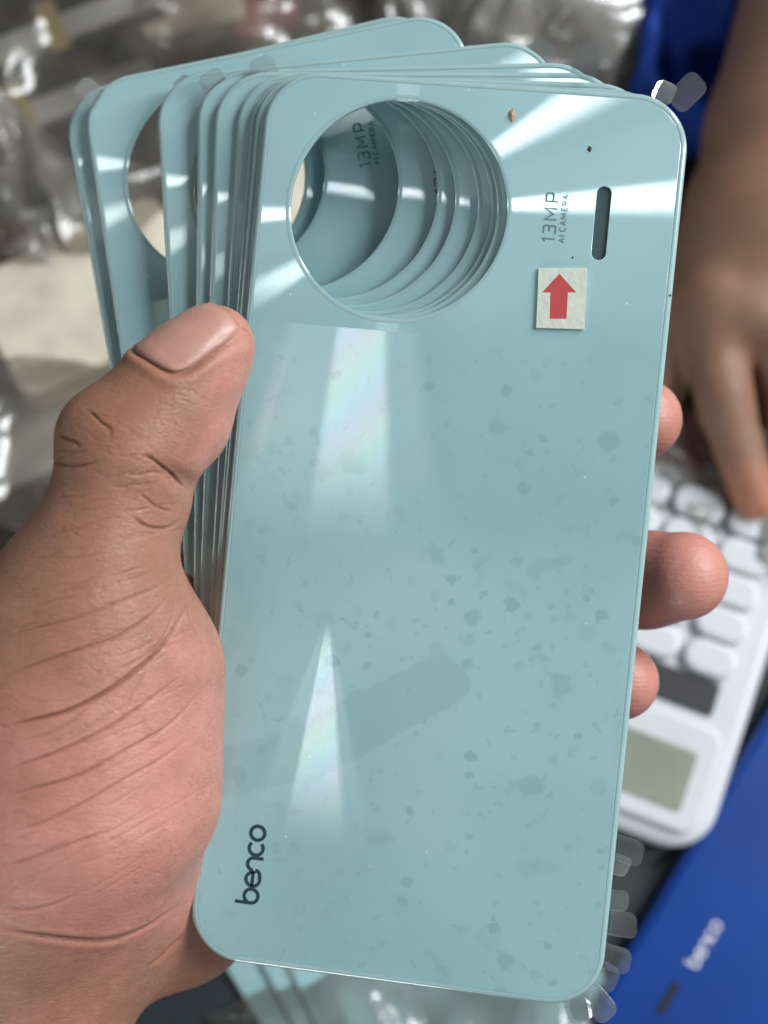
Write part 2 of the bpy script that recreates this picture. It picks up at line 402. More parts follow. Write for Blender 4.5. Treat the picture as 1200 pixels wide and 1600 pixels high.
# pose of every cover: centre of its camera opening in the picture, millimetres behind the first at the opening and at the grip, turn in degrees
fan = [(622, 328, 0.0, 0.0, 0.0), (608, 327, 1.6, 1.3, 0.5), (600, 325, 3.1, 2.5, 0.9), (580, 320, 4.8, 3.7, 2.0),
       (546, 312, 6.4, 4.9, 3.6), (520, 303, 8.2, 6.1, 5.0), (462, 292, 11.0, 7.3, 9.2), (352, 275, 17.0, 8.7, 15.0), (323, 281, 19.6, 10.0, 17.0)]
fan_labels = ['frontmost pale teal phone back cover with red arrow sticker, held by the thumb',
              'teal cover directly behind the front one, tight against its left edge',
              'third teal cover from the front, its edge just left of the second',
              'fourth teal cover from the front in the fanned stack under the thumb tip',
              'fifth teal cover from the front in the fanned stack above the thumb',
              'sixth teal cover from the front, its bright edge rising above the thumb tip',
              'seventh teal cover from the front, overlapping the wide-turned cover\'s camera opening',
              'teal cover turned far left with its big round camera opening in full view behind',
              'rearmost teal cover, a narrow sliver along the far left of the fan']
covers = []
zc = (P0W.to_3x3() @ Vector((0, 0, 1))).normalized()
for i, (px, py, dh, dg_, turn) in enumerate(fan):
    n_off = -dh / 1000
    # opening centre lies on the ray through (px, py), dh behind the plane of the front cover
    dr = P0I.to_3x3() @ (RT * ((px - 600) / F) + UP * ((800 - py) / F) + FWD)
    q = CL + dr * ((n_off - CL.z) / dr.z)
    tilt = (dh - dg_) / 1000 / 0.125
    rel = Matrix.Rotation(rad(turn), 4, 'Z') @ Matrix.Rotation(tilt, 4, 'X')
    # tilt so that the top leans back
    rel = Matrix.Rotation(rad(turn), 4, 'Z') @ Matrix.Rotation(-tilt, 4, 'X')
    off = rel @ Vector((CH.x, CH.y, 0))
    mw = P0W @ Matrix.Translation((q.x - off.x, q.y - off.y, n_off - off.z)) @ rel
    covers.append(cover(mw, fan_labels[i], i == 0))
front = covers[0]
# pull tabs of the protective films
hx, hy = PW / 2, PH / 2
def tab_px(ci, px, py, ang, k, tilt=0.0):
    r = covers[ci]; inv = r.matrix_world.inverted()
    o = inv @ CAM; d = inv.to_3x3() @ (RT * ((px - 600) / F) + UP * ((800 - py) / F) + FWD)
    q = o + d * (-o.z / d.z)
    add_tab(r, q.x, q.y, ang, k, tilt, -0.0002)
for a in [(0, 1052, 165, -0.75, 0, 0.2), (1, 1030, 160, -0.35, 1, -0.2), (2, 905, 120, -0.5, 0, 0.3), (6, 830, 100, -0.8, 2, 0.1), (7, 165, 165, 0.75, 0, 0.2), (8, 150, 175, 0.95, 1, 0.0),
          (5, 345, 150, 0.5, 2, 0.2), (4, 420, 130, 0.4, 2, 0.0), (6, 300, 150, 0.6, 1, 0.0),
          (1, 950, 1320, -1.7, 0, 0.1), (2, 948, 1345, -1.9, 1, -0.2), (1, 940, 1440, -1.5, 0, 0.15), (3, 930, 1490, -1.7, 0, 0.0), (2, 925, 1515, -1.9, 2, 0.2),
          (1, 915, 1545, -2.3, 0, 0.0), (3, 895, 1555, -2.6, 2, 0.2), (2, 905, 1560, -2.9, 1, -0.1), (4, 940, 1405, -1.6, 1, 0.2)]:
    tab_px(*a)
# arrow sticker on the front cover
cs = [pl(842, 420), pl(916, 421), pl(913, 515), pl(838, 513)]
sc_c = sum(cs, Vector((0, 0))) / 4
st = plate('sticker', [[((c - sc_c).x, (c - sc_c).y) for c in cs]], 0.00016, 0.00004)
st_o = mesh_obj('arrow_sticker', st, M['paper'], front, (sc_c.x, sc_c.y, TH / 2 + 0.0004)); st_o['label'] = 'cream paper sticker with a red arrow pointing up'
av = [pl(*q) - sc_c for q in ((874, 429), (900, 458), (887, 458), (885, 499), (859, 499), (860, 458), (847, 458))]
mesh_obj('arrow', pydata('arrow', [(a.x, a.y, 0) for a in av], [(0, 6, 5, 4, 3, 2, 1)]), M['red_ink'], st_o, (0, 0, 0.00022))
def speck(px, py, r, m, seed, sx=1.0):
    rs = random.Random(seed); c = pl(px, py); n = 9
    vs = [(0, 0, r * 0.5)] + [(sx * r * (0.7 + rs.random() * .5) * math.cos(2 * math.pi * k / n), r * (0.7 + rs.random() * .5) * math.sin(2 * math.pi * k / n), 0) for k in range(n)]
    mesh_obj('dust_speck', pydata('speck', vs, [(0, 1 + k, 1 + (k + 1) % n) for k in range(n)]), M[m], front, (c.x, c.y, TH / 2 + 0.0001))
speck(921, 234, 0.00055, 'dust', 1, 0.8); speck(800, 181, 0.0012, 'rust', 2, 0.6); speck(895, 403, 0.0002, 'dust', 3); speck(1047, 462, 0.0002, 'dust', 4)

# ------------------------------------------------------------------ bodies grown from a distance field
def seg(P, a, b, ra, rb, sq=None):
    ba = b - a; L2 = float(ba @ ba)
    pa = P - a
    h = np.clip((pa @ ba) / max(L2, 1e-9), 0, 1)
    d = pa - h[..., None] * ba
    if sq is not None:          # squash along a direction: wider / flatter limbs
        n, k = sq
        c = d @ n
        d = d + np.outer(c.ravel(), n * (k - 1)).reshape(d.shape)
    return np.sqrt((d * d).sum(-1)) - (ra + (rb - ra) * h)
def smin(a, b, k):
    h = np.clip(0.5 + 0.5 * (b - a) / k, 0, 1)
    return b + (a - b) * h - k * h * (1 - h)
class Field:
    def __init__(s, lo, hi, vox):
        s.lo = np.array(lo, np.float32); s.v = vox
        s.n = np.ceil((np.array(hi) - s.lo) / vox).astype(int)
        s.D = np.full(s.n, 60.0, np.float32)
    def add(s, a, b, ra, rb, k=3.0, sq=None, sub=False):
        a = np.array(a, np.float32); b = np.array(b, np.float32)
        R = max(ra, rb) * (1.6 if sq else 1.0) + k + 6
        lo = np.maximum(((np.minimum(a, b) - R - s.lo) / s.v).astype(int), 0); hi = np.minimum(((np.maximum(a, b) + R - s.lo) / s.v).astype(int) + 1, s.n)
        if (hi <= lo).any(): return
        ax = [s.lo[i] + s.v * np.arange(lo[i], hi[i], dtype=np.float32) for i in range(3)]
        P = np.stack(np.meshgrid(*ax, indexing='ij'), -1)
        d = seg(P, a, b, ra, rb, None if sq is None else (np.array(sq[0], np.float32), sq[1]))
        sl = tuple(slice(lo[i], hi[i]) for i in range(3))
        if sub: s.D[sl] = -smin(-s.D[sl], d, k)
        else: s.D[sl] = smin(s.D[sl], d, k)
    def mesh(s):
        D = s.D; ins = D < 0
        c = np.zeros(np.array(D.shape) - 1, bool); allc = np.ones_like(c)
        offs = [(i, j, k) for i in (0, 1) for j in (0, 1) for k in (0, 1)]
        sh = [n - 1 for n in D.shape]
        for o in offs:
            q = ins[o[0]:o[0] + sh[0], o[1]:o[1] + sh[1], o[2]:o[2] + sh[2]]
            c |= q; allc &= q
        act = c & ~allc
        ids = np.full(act.shape, -1, np.int64); idx = np.argwhere(act); ids[act] = np.arange(len(idx))
        acc = np.zeros((len(idx), 3)); cnt = np.zeros(len(idx))
        for a in offs:
            for ax in range(3):
                if a[ax]: continue
                b = list(a); b[ax] = 1
                va = D[idx[:, 0] + a[0], idx[:, 1] + a[1], idx[:, 2] + a[2]]; vb = D[idx[:, 0] + b[0], idx[:, 1] + b[1], idx[:, 2] + b[2]]
                cr = (va < 0) != (vb < 0); t = np.where(cr, va / np.where(cr, va - vb, 1), 0)
                pos = np.tile(np.array(a, float), (len(idx), 1)); pos[:, ax] += t
                acc[cr] += pos[cr]; cnt[cr] += 1
        V = (idx + acc / cnt[:, None]) * s.v + s.lo
        Fs = []
        for ax in range(3):
            u, v = [(1, 2), (2, 0), (0, 1)][ax]
            s1 = [slice(None)] * 3; s2 = [slice(None)] * 3; s1[ax] = slice(0, -1); s2[ax] = slice(1, None)
            A, B = ins[tuple(s1)], ins[tuple(s2)]
            e = np.argwhere(A != B); ok = (e[:, u] > 0) & (e[:, v] > 0) & (e[:, u] < D.shape[u] - 1) & (e[:, v] < D.shape[v] - 1); e = e[ok]
            flip = A[tuple(e.T)]
            q = []
            for du, dv in ((-1, -1), (0, -1), (0, 0), (-1, 0)):
                z = e.copy(); z[:, u] += du; z[:, v] += dv; q.append(ids[tuple(z.T)])
            q = np.stack(q, 1); q[~flip] = q[~flip][:, ::-1]; Fs.append(q)
        Fq = np.concatenate(Fs); Fq = Fq[(Fq >= 0).all(1)]
        return V, Fq
def np_mesh(name, V, Fq):
    me = bpy.data.meshes.new(name)
    me.vertices.add(len(V)); me.vertices.foreach_set('co', np.ascontiguousarray(V, np.float32).ravel())
    me.loops.add(len(Fq) * 4); me.loops.foreach_set('vertex_index', np.ascontiguousarray(Fq, np.int32).ravel())
    me.polygons.add(len(Fq)); me.polygons.foreach_set('loop_start', np.arange(0, len(Fq) * 4, 4, dtype=np.int32))
    me.polygons.foreach_set('loop_total', np.full(len(Fq), 4, np.int32))
    me.update(calc_edges=True); me.validate()
    me.polygons.foreach_set('use_smooth', np.ones(len(me.polygons), bool)); return me
def subdivide(me, lv):
    o = bpy.data.objects.new('tmp', me); COL.objects.link(o); md = o.modifiers.new('s', 'SUBSURF'); md.levels = lv; md.render_levels = lv
    dg = bpy.context.evaluated_depsgraph_get(); dg.update()
    m2 = bpy.data.meshes.new_from_object(o.evaluated_get(dg)); bpy.data.objects.remove(o)
    m2.polygons.foreach_set('use_smooth', np.ones(len(m2.polygons), bool)); return m2
def get_co(me):
    a = np.empty(len(me.vertices) * 3, np.float32); me.vertices.foreach_get('co', a); return a.reshape(-1, 3).astype(float)
def get_no(me):
    a = np.empty(len(me.vertices) * 3, np.float32); me.vertices.foreach_get('normal', a); return a.reshape(-1, 3).astype(float)
def cp(px, py, d):              # millimetres in the camera's axes, used for laying out limbs
    return np.array([(px - 600) / F * d, (800 - py) / F * d, -d]) * 1000
def to_px(V):
    return np.stack([600 + F * V[:, 0] / -V[:, 2], 800 - F * V[:, 1] / -V[:, 2]], 1)
def smooth01(x): x = np.clip(x, 0, 1); return x * x * (3 - 2 * x)
def poly_dist(q, pts):
    """distance to a polyline and the fraction along it"""
    best = np.full(len(q), 1e9); fr = np.zeros(len(q)); pts = np.array(pts, float)
    L = np.r_[0, np.cumsum(np.linalg.norm(np.diff(pts, axis=0), axis=1))]
    for i in range(len(pts) - 1):
        a, b = pts[i], pts[i + 1]; ba = b - a; t = np.clip(((q - a) @ ba) / (ba @ ba), 0, 1)
        d = np.linalg.norm(q - a - t[:, None] * ba, axis=1); m = d < best
        best[m] = d[m]; fr[m] = (L[i] + t[m] * (L[i + 1] - L[i])) / L[-1]
    return best, fr
def curve_pts(pts, n=8):        # Catmull-Rom through the points
    p = [np.array(q, float) for q in pts]; p = [2 * p[0] - p[1]] + p + [2 * p[-1] - p[-2]]; out = []
    for i in range(1, len(p) - 2):
        for k in range(n):
            t = k / n; out.append(0.5 * ((2 * p[i]) + (-p[i - 1] + p[i + 1]) * t + (2 * p[i - 1] - 5 * p[i] + 4 * p[i + 1] - p[i + 2]) * t * t + (-p[i - 1] + 3 * p[i] - 3 * p[i + 1] + p[i + 2]) * t ** 3))
    out.append(p[-2]); return np.array(out)

# ------------------------------------------------------------------ skin
def skin_material(name, brown, pink, dark=1.0, sss=0.12):
    t = NT(name); tc = t.n('ShaderNodeTexCoord').outputs['Object']
    pk = t.n('ShaderNodeAttribute', attribute_name='pink').outputs['Fac']; cr = t.n('ShaderNodeAttribute', attribute_name='crease').outputs['Fac']
    mott = t.noise(tc, 150.0, 5, 0.65); big = t.noise(tc, 60.0, 4, 0.6)
    f = t.math('ADD', pk, t.math('MULTIPLY_ADD', mott, 1.3, -0.65), clamp=True)
    col = t.mixc(f, C4(*brown), C4(*pink))
    col = t.mixc(t.math('MULTIPLY', t.ramp(big, 0.52, 0.72), 0.35), col, C4(brown[0] * 0.85, brown[1] * 0.72, brown[2] * 0.66))
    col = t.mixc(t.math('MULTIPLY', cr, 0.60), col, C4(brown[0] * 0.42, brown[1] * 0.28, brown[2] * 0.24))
    mp = t.n('ShaderNodeMapping', ins={0: tc, 'Rotation': (0, 0, rad(-24)), 'Scale': (0.22, 1.5, 1.0)}).outputs[0]
    mp2 = t.n('ShaderNodeMapping', ins={0: tc, 'Rotation': (0, 0, rad(-62)), 'Scale': (0.35, 1.3, 1.0)}).outputs[0]
    fold = t.math('ABSOLUTE', t.math('SUBTRACT', t.noise(mp, 520.0, 4, 0.6, 0.4), 0.5))
    fold2 = t.math('ABSOLUTE', t.math('SUBTRACT', t.noise(mp2, 900.0, 3, 0.6, 0.4), 0.5))
    pad0 = t.math('MULTIPLY_ADD', t.n('ShaderNodeAttribute', attribute_name='pad').outputs['Fac'], -0.75, 1.0)
    h = t.math('MULTIPLY', pad0, t.math('ADD', t.math('MULTIPLY', t.ramp(fold, 0.0, 0.06), 0.55), t.math('MULTIPLY', t.ramp(fold2, 0.0, 0.08), 0.35)))
    mp3 = t.n('ShaderNodeMapping', ins={0: tc, 'Rotation': (0, 0, rad(-20)), 'Scale': (0.16, 1.0, 1.0)}).outputs[0]
    fold3 = t.math('ABSOLUTE', t.math('SUBTRACT', t.noise(mp3, 330.0, 3, 0.55, 0.6), 0.5))
    pad = t.n('ShaderNodeAttribute', attribute_name='pad').outputs['Fac']
    line3 = t.math('MULTIPLY', t.ramp(fold3, 0.035, 0.0), t.math('MULTIPLY', t.ramp(t.noise(tc, 70.0, 2), 0.42, 0.60), t.math('SUBTRACT', 1.0, pad)))
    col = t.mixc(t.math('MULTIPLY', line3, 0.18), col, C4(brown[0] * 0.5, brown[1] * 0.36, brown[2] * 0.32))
    ridge = t.n('ShaderNodeTexWave', wave_type='RINGS', ins={0: tc, 'Scale': 330.0, 'Distortion': 5.0, 'Detail': 2.0, 'Detail Scale': 0.6}).outputs[1]
    h = t.math('ADD', h, t.math('MULTIPLY', t.noise(tc, 1500.0, 3), 0.5))
    h = t.math('ADD', t.math('MULTIPLY_ADD', line3, -0.7, h), t.math('MULTIPLY', ridge, t.math('MULTIPLY', pad, 0.13)))
    bp = t.n('ShaderNodeBump', ins={'Strength': 0.30, 'Distance': 0.0005, 'Height': h})
    b = t.n('ShaderNodeBsdfPrincipled', ins={'Base Color': col, 'Roughness': t.math('MULTIPLY_ADD', mott, 0.2, 0.30), 'Specular IOR Level': 0.42,
            'Subsurface Weight': sss, 'Subsurface Radius': (0.9, 0.35, 0.2), 'Subsurface Scale': 0.004, 'Normal': bp.outputs[0]})
    return t.out(b.outputs[0])
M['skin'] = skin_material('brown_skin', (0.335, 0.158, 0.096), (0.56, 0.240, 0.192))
M['skin_far'] = skin_material('brown_skin_far', (0.27, 0.150, 0.098), (0.47, 0.19, 0.105))
M['nail'] = simple('thumb_nail', (0.47, 0.245, 0.19), 0.36, 0.45, 0.14, 240, coat=0.0, bump=0.12, bscale=500)

# ------------------------------------------------------------------ the holding hand
A = cp
fld = Field((-165, -175, -325), (72, 48, -205), 1.0)
TIP = A(333, 541, .2415); IPJ = A(198, 705, .2385); MCP = A(160, 850, .2400); CMC = A(95, 1230, .2480)
# thumb
fld.add(TIP, A(262, 622, .2395), 7.2, 9.2, 2)
fld.add(A(300, 585, .2410), A(240, 660, .2400), 9.0, 9.6, 3)
fld.add(A(262, 622, .2395), IPJ, 9.2, 10.2, 3)
fld.add(A(285, 665, .2430), A(250, 700, .2420), 8.0, 7.5, 4)        # pulp on the cover side
fld.add(A(158, 676, .2380), A(178, 702, .2380), 6.6, 7.4, 4)        # knuckle
fld.add(IPJ, MCP, 10.2, 10.6, 5)
fld.add(A(205, 795, .2420), A(180, 880, .2420), 6.4, 7.6, 5)
fld.add(MCP, A(122, 960, .2430), 10.6, 15.0, 6); fld.add(A(122, 960, .2430), CMC, 15.5, 22, 8)
# ball of the thumb and palm
fld.add(A(178, 1040, .2470), A(150, 1230, .2500), 17.5, 21, 8)
fld.add(A(222, 1060, .2520), A(200, 1240, .2540), 13.2, 14.2, 8)
fld.add(A(60, 1110, .2500), A(20, 1330, .2540), 22, 24, 10)
fld.add(A(160, 1330, .2660), A(270, 1400, .2830), 17, 16, 8)
fld.add(A(270, 1400, .2830), A(330, 1240, .2880), 16, 13, 8)
# wrist and forearm
fld.add(A(85, 1350, .2660), A(-45, 1650, .2720), 25, 26, 10)
fld.add(A(-45, 1650, .2720), A(-480, 2180, .2900), 26, 30, 10)
# palm plate behind the stack
fld.add(A(150, 1150, .2700), A(400, 960, .2880), 16, 12, 8)
fld.add(A(150, 1230, .2720), A(400, 1090, .2890), 15, 12, 8)
fld.add(A(150, 1280, .2740), A(400, 1200, .2890), 15, 11, 8)
fld.add(A(140, 1080, .2640), A(420, 830, .2880), 13, 11, 8)
# fingers wrap behind the covers and close on the right edge
def finger(js, rs):
    for (a, b, ra, rb) in zip(js[:-1], js[1:], rs[:-1], rs[1:]): fld.add(a, b, ra, rb, 2.2)
finger([A(420, 820, .2880), A(690, 730, .2960), A(880, 680, .2850), A(1003, 655, .2730)], [10.5, 9.6, 8.8, 7.8])
finger([A(400, 960, .2885), A(720, 935, .2980), A(930, 915, .2850), A(1010, 906, .2730), A(1068, 900, .2660)], [10.8, 9.8, 9.2, 9.2, 8.4])
finger([A(400, 1090, .2890), A(690, 1085, .2970), A(870, 1072, .2850), A(968, 1064, .2730)], [10.3, 9.2, 8.6, 7.6])
finger([A(400, 1200, .2890), A(600, 1215, .2950), A(750, 1215, .2850), A(850, 1210, .2740)], [9.2, 8.2, 7.4, 6.6])
fld.add(A(240, 785, .2440), A(228, 805, .2440), 6.0, 6.0, 4)
fld.add(A(306, 764, .2390), A(262, 737, .2300), 1.0, 1.0, 2.0, None, True)
V, Fq = fld.mesh()
hand_me = subdivide(np_mesh('hand_body', V, Fq), 1)
V = get_co(hand_me); N = get_no(hand_me); Q = to_px(V)
vflag = (N[:, 2] > 0.0) & (Q[:, 0] > -40) & (Q[:, 0] < 400) & (Q[:, 1] < 1640)
bm = bmesh.new(); bm.from_mesh(hand_me); bm.verts.ensure_lookup_table()
es = [e for e in bm.edges if vflag[e.verts[0].index] and vflag[e.verts[1].index]]
bmesh.ops.subdivide_edges(bm, edges=es, cuts=1, use_grid_fill=True, smooth=0.0)
bm.normal_update(); bm.to_mesh(hand_me); bm.free()
hand_me.polygons.foreach_set('use_smooth', np.ones(len(hand_me.polygons), bool)); hand_me.update()
V = get_co(hand_me); N = get_no(hand_me)
# the flat of the nail
tipdir = (TIP - IPJ) / np.linalg.norm(TIP - IPJ); view = np.array([0, 0, 1.0])
side = np.cross(tipdir, view); side /= np.linalg.norm(side)             # towards the right of the thumb
nrm0 = np.cross(side, tipdir)
roll = rad(30); nn = math.cos(roll) * nrm0 - math.sin(roll) * side; ns = np.cross(tipdir, nn)
# creases drawn from the photograph, pressed into the surface that faces the viewer
creases = [([(133, 640), (146, 648), (158, 660), (170, 668), (178, 682)], 4.2, 0.5), ([(158, 660), (172, 680), (170, 692)], 3.4, 0.3), ([(90, 676), (103, 686), (116, 690), (128, 700)], 4.2, 0.6), ([(84, 700), (110, 706), (140, 704)], 3.4, 0.25), ([(76, 719), (109, 728), (133, 726), (160, 718)], 4.0, 0.5),
    ([(288, 764), (272, 744), (255, 730), (236, 716), (218, 710)], 4.6, 0.75), ([(262, 742), (240, 738), (215, 742), (190, 740)], 3.6, 0.3), ([(206, 808), (232, 823), (262, 825), (282, 812)], 5.0, 0.6), ([(215, 768), (245, 792), (270, 800)], 4.5, 0.35),
    ([(296, 935), (284, 962), (252, 1011), (203, 1056), (154, 1088), (102, 1112), (41, 1127), (-10, 1140)], 6.0, 0.85),
    ([(262, 930), (240, 958), (183, 995), (122, 1015), (41, 1043), (-10, 1066)], 4.5, 0.50), ([(268, 900), (240, 920), (190, 940), (120, 965), (40, 985), (-10, 1005)], 4.0, 0.35),
    ([(272, 948), (262, 985), (235, 1020), (180, 1050)], 4.0, 0.4), ([(290, 940), (300, 975), (312, 1000)], 3.5, 0.35),
    ([(286, 1055), (227, 1100), (162, 1141), (93, 1173), (40, 1192), (-10, 1208)], 4.5, 0.55), ([(315, 1078), (264, 1133), (203, 1169), (122, 1212), (41, 1234), (-10, 1246)], 4.5, 0.55),
    ([(300, 1150), (252, 1186), (195, 1218), (122, 1259), (61, 1287), (-10, 1306)], 4.0, 0.45), ([(195, 1291), (122, 1315), (41, 1344), (-10, 1356)], 4.0, 0.35), ([(250, 1270), (200, 1300), (150, 1325)], 3.5, 0.2),
    ([(150, 1095), (90, 1140), (20, 1160)], 3.5, 0.3), ([(230, 1050), (205, 1090), (197, 1110)], 3.0, 0.2),
    ([(282, 1412), (227, 1450), (162, 1470), (81, 1466), (0, 1452)], 7.0, 0.8), ([(288, 1460), (252, 1496), (230, 1512)], 5.0, 0.5), ([(130, 1395), (60, 1420), (-10, 1420)], 5.0, 0.3)]
rs = random.Random(3)
for k in range(46):             # fine skin folds across the thumb's base and wrist side
    y0 = rs.uniform(745, 1060); x0 = rs.uniform(20, 230); ln = rs.uniform(35, 95); sl = -0.12 - (y0 - 745) / 900 + rs.uniform(-.12, .12)
    if x0 < 110 - (y0 - 700) * 0.35: continue
    creases.append(([(x0, y0), (x0 + ln * .35, y0 + sl * ln * .35 + rs.uniform(-3, 3)), (x0 + ln * .7, y0 + sl * ln * .7 + rs.uniform(-3, 3)), (x0 + ln, y0 + sl * ln)], 2.6, rs.uniform(0.10, 0.24)))
for k in range(26):
    y0 = rs.uniform(1060, 1420); x0 = rs.uniform(-10, 200); ln = rs.uniform(50, 150); sl = -0.42 + rs.uniform(-.15, .1)
    creases.append(([(x0, y0), (x0 + ln * .5, y0 + sl * ln * .5 + rs.uniform(-5, 5)), (x0 + ln, y0 + sl * ln * 1.1)], 2.6, rs.uniform(0.08, 0.2)))
for k in range(12):             # folds over the thumb knuckle
    x0 = rs.uniform(105, 190); y0 = rs.uniform(650, 760); ln = rs.uniform(20, 50)
    creases.append(([(x0, y0), (x0 + ln * .5, y0 + rs.uniform(2, 14)), (x0 + ln, y0 + rs.uniform(4, 26))], 2.6, rs.uniform(0.08, 0.22)))
Q = to_px(V); facing = N[:, 2] > 0.05
disp = np.zeros(len(V)); cmask = np.zeros(len(V))
vis = np.where(facing & (Q[:, 0] > -60) & (Q[:, 0] < 420))[0]
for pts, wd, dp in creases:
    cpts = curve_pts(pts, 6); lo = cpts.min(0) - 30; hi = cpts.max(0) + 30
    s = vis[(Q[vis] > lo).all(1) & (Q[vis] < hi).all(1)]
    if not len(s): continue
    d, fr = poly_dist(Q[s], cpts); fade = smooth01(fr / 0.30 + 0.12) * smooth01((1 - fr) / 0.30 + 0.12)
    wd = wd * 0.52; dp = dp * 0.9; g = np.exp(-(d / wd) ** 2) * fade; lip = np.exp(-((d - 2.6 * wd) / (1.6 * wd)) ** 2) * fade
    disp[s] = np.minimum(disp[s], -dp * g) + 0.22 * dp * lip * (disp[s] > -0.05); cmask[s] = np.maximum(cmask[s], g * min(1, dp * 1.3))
# nail bed: a groove round the nail
rel = V - TIP
u = rel @ ns; vv = rel @ tipdir; ww = rel @ nn
NAIL_C = np.array([-3.2, 0.0]); NW, NL = 6.3, 7.4
du = (u + 0.7) / NW; dv = (vv + 2.2) / NL
rr = (np.abs(du) ** 4.5 + np.abs(dv) ** 4.5) ** (1 / 4.5)
m = (ww > 0)
disp[m] += -0.55 * np.exp(-((rr[m] - 1.03) / 0.07) ** 2) * (vv[m] < 5) + 0.35 * np.exp(-((rr[m] - 1.22) / 0.12) ** 2) * (vv[m] < 4)
disp[m] += -0.5 * smooth01((1.0 - rr[m]) / 0.1)
# skin unevenness
lump = np.array([noise.noise(Vector(v) * 0.06) for v in V[vis]]); disp[vis] += 0.35 * lump
V2 = V + N * disp[:, None]
# pinkness of the palm side: the ball of the thumb, palm, finger pads; the back of the thumb is browner
qx, qy = Q[:, 0], Q[:, 1]
pink = smooth01((qy - (1010 - 0.35 * qx)) / 260) * 0.85
pink = np.maximum(pink, 0.80 * smooth01((qx - (300 - (qy - 560) * 0.25)) / 80) * smooth01((840 - qy) / 120))
pink = np.maximum(pink, 0.60 * smooth01((qx - 215) / 80) * smooth01((qy - 900) / 120))
pink = np.maximum(pink, 0.95 * smooth01((qx - 480) / 40)); pink *= 1 - 0.75 * smooth01((qy - 1400) / 120) * (1 - smooth01((qx - 480) / 40))
org = Vector(CM @ Vector(A(-90, 1620, .27) / 1000))
def to_world(V):
    Rm = np.array(CM.to_3x3()); return (V / 1000) @ Rm.T + np.array(CM.translation)
W = to_world(V2) - np.array(org)
hand_me.vertices.foreach_set('co', W.astype(np.float32).ravel()); hand_me.update()
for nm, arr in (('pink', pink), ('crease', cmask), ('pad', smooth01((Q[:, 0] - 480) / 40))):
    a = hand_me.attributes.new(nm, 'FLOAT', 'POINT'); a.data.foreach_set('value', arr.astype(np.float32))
hand = empty('hand', Matrix.Translation(org))
tag(hand, 'left hand gripping the fan of teal phone covers, thumb on their left edge', 'hand')
mesh_obj('hand_skin', hand_me, M['skin'], hand)
# thumb nail: a curved plate lying in its bed
def surf_height(uu, vvv):       # height of the skin over the nail's plane
    P = TIP + uu * ns + vvv * tipdir; lo_, hi_ = 0.0, 14.0
    for _ in range(26):
        mid = (lo_ + hi_) / 2; q = (P + nn * mid - fld.lo) / fld.v; i = np.floor(q).astype(int); f_ = q - i; val = 0
        for a in (0, 1):
            for b in (0, 1):
                for c in (0, 1): val += fld.D[i[0] + a, i[1] + b, i[2] + c] * (f_[0] if a else 1 - f_[0]) * (f_[1] if b else 1 - f_[1]) * (f_[2] if c else 1 - f_[2])
        if val < 0: lo_ = mid
        else: hi_ = mid
    return lo_
nv, nf = [], []
NU, NVV = 22, 22
hc = surf_height(0, -2.2)
for j in range(NVV + 1):
    b = -1 + 2 * j / NVV
    for i in range(NU + 1):
        a = -1 + 2 * i / NU
        # square to superellipse
        aa = a * (1 - 0.16 * abs(b) ** 4); bb = b * (1 - 0.12 * abs(a) ** 4)
        uu, vl = aa * NW - 0.7, bb * NL - 2.2
        h_ = surf_height(uu, vl) - 0.05 - 0.30 * smooth01((abs(aa) - 0.86) / 0.14) * (bb < 0.6) - 0.35 * smooth01((-bb - 0.86) / 0.14)
        nv.append(TIP + uu * ns + vl * tipdir + nn * h_)
for j in range(NVV):
    for i in range(NU):
        k = j * (NU + 1) + i; nf.append((k, k + 1, k + NU + 2, k + NU + 1))
nail_me = pydata('thumb_nail', [tuple(q) for q in (to_world(np.array(nv)) - np.array(org))], nf, True)
nail = mesh_obj('thumb_nail', nail_me, M['nail'], hand)
sd = nail.modifiers.new('thickness', 'SOLIDIFY'); sd.thickness = 0.0006; sd.offset = 0

# ------------------------------------------------------------------ table and things on it
M['table'] = simple('dark_table_cover', (0.030, 0.043, 0.047), 0.45, 0.4, 0.35, 25, bump=0.2, bscale=80)
tb = mesh_obj('tabletop', pydata('tabletop', [(-1.2, -0.7, 0), (1.2, -0.7, 0), (1.2, 1.3, 0), (-1.2, 1.3, 0)], [(0, 1, 2, 3)]), M['table']); tag(tb, kind='structure')

def rbox(name, wd, ln, ht, r=0.004, bev=0.0015, segs=3):
    me = plate(name, [rrect(wd, ln, r, 6)], ht / 2 - bev, bev, segs)
    return me
def frame_z(o, xdir, z=0.0):
    x = Vector((xdir.x, xdir.y, 0)).normalized(); y = Vector((-x.y, x.x, 0))
    return Matrix(((x.x, y.x, 0, o.x), (x.y, y.y, 0, o.y), (0, 0, 1, z), (0, 0, 0, 1)))

# calculator, its display towards the viewer
M['calc'] = simple('white_calculator_plastic', (0.60, 0.61, 0.64), 0.35, 0.5, 0.05, 40)
M['key'] = simple('white_key_plastic', (0.62, 0.63, 0.66), 0.28, 0.5, 0.04, 90)
M['lcd'] = simple('green_grey_lcd', (0.27, 0.30, 0.235), 0.18, 0.6, 0.2, 60, coat=0.5)
M['solar'] = simple('solar_strip', (0.055, 0.052, 0.055), 0.25, 0.6, 0.2, 60, coat=0.5)

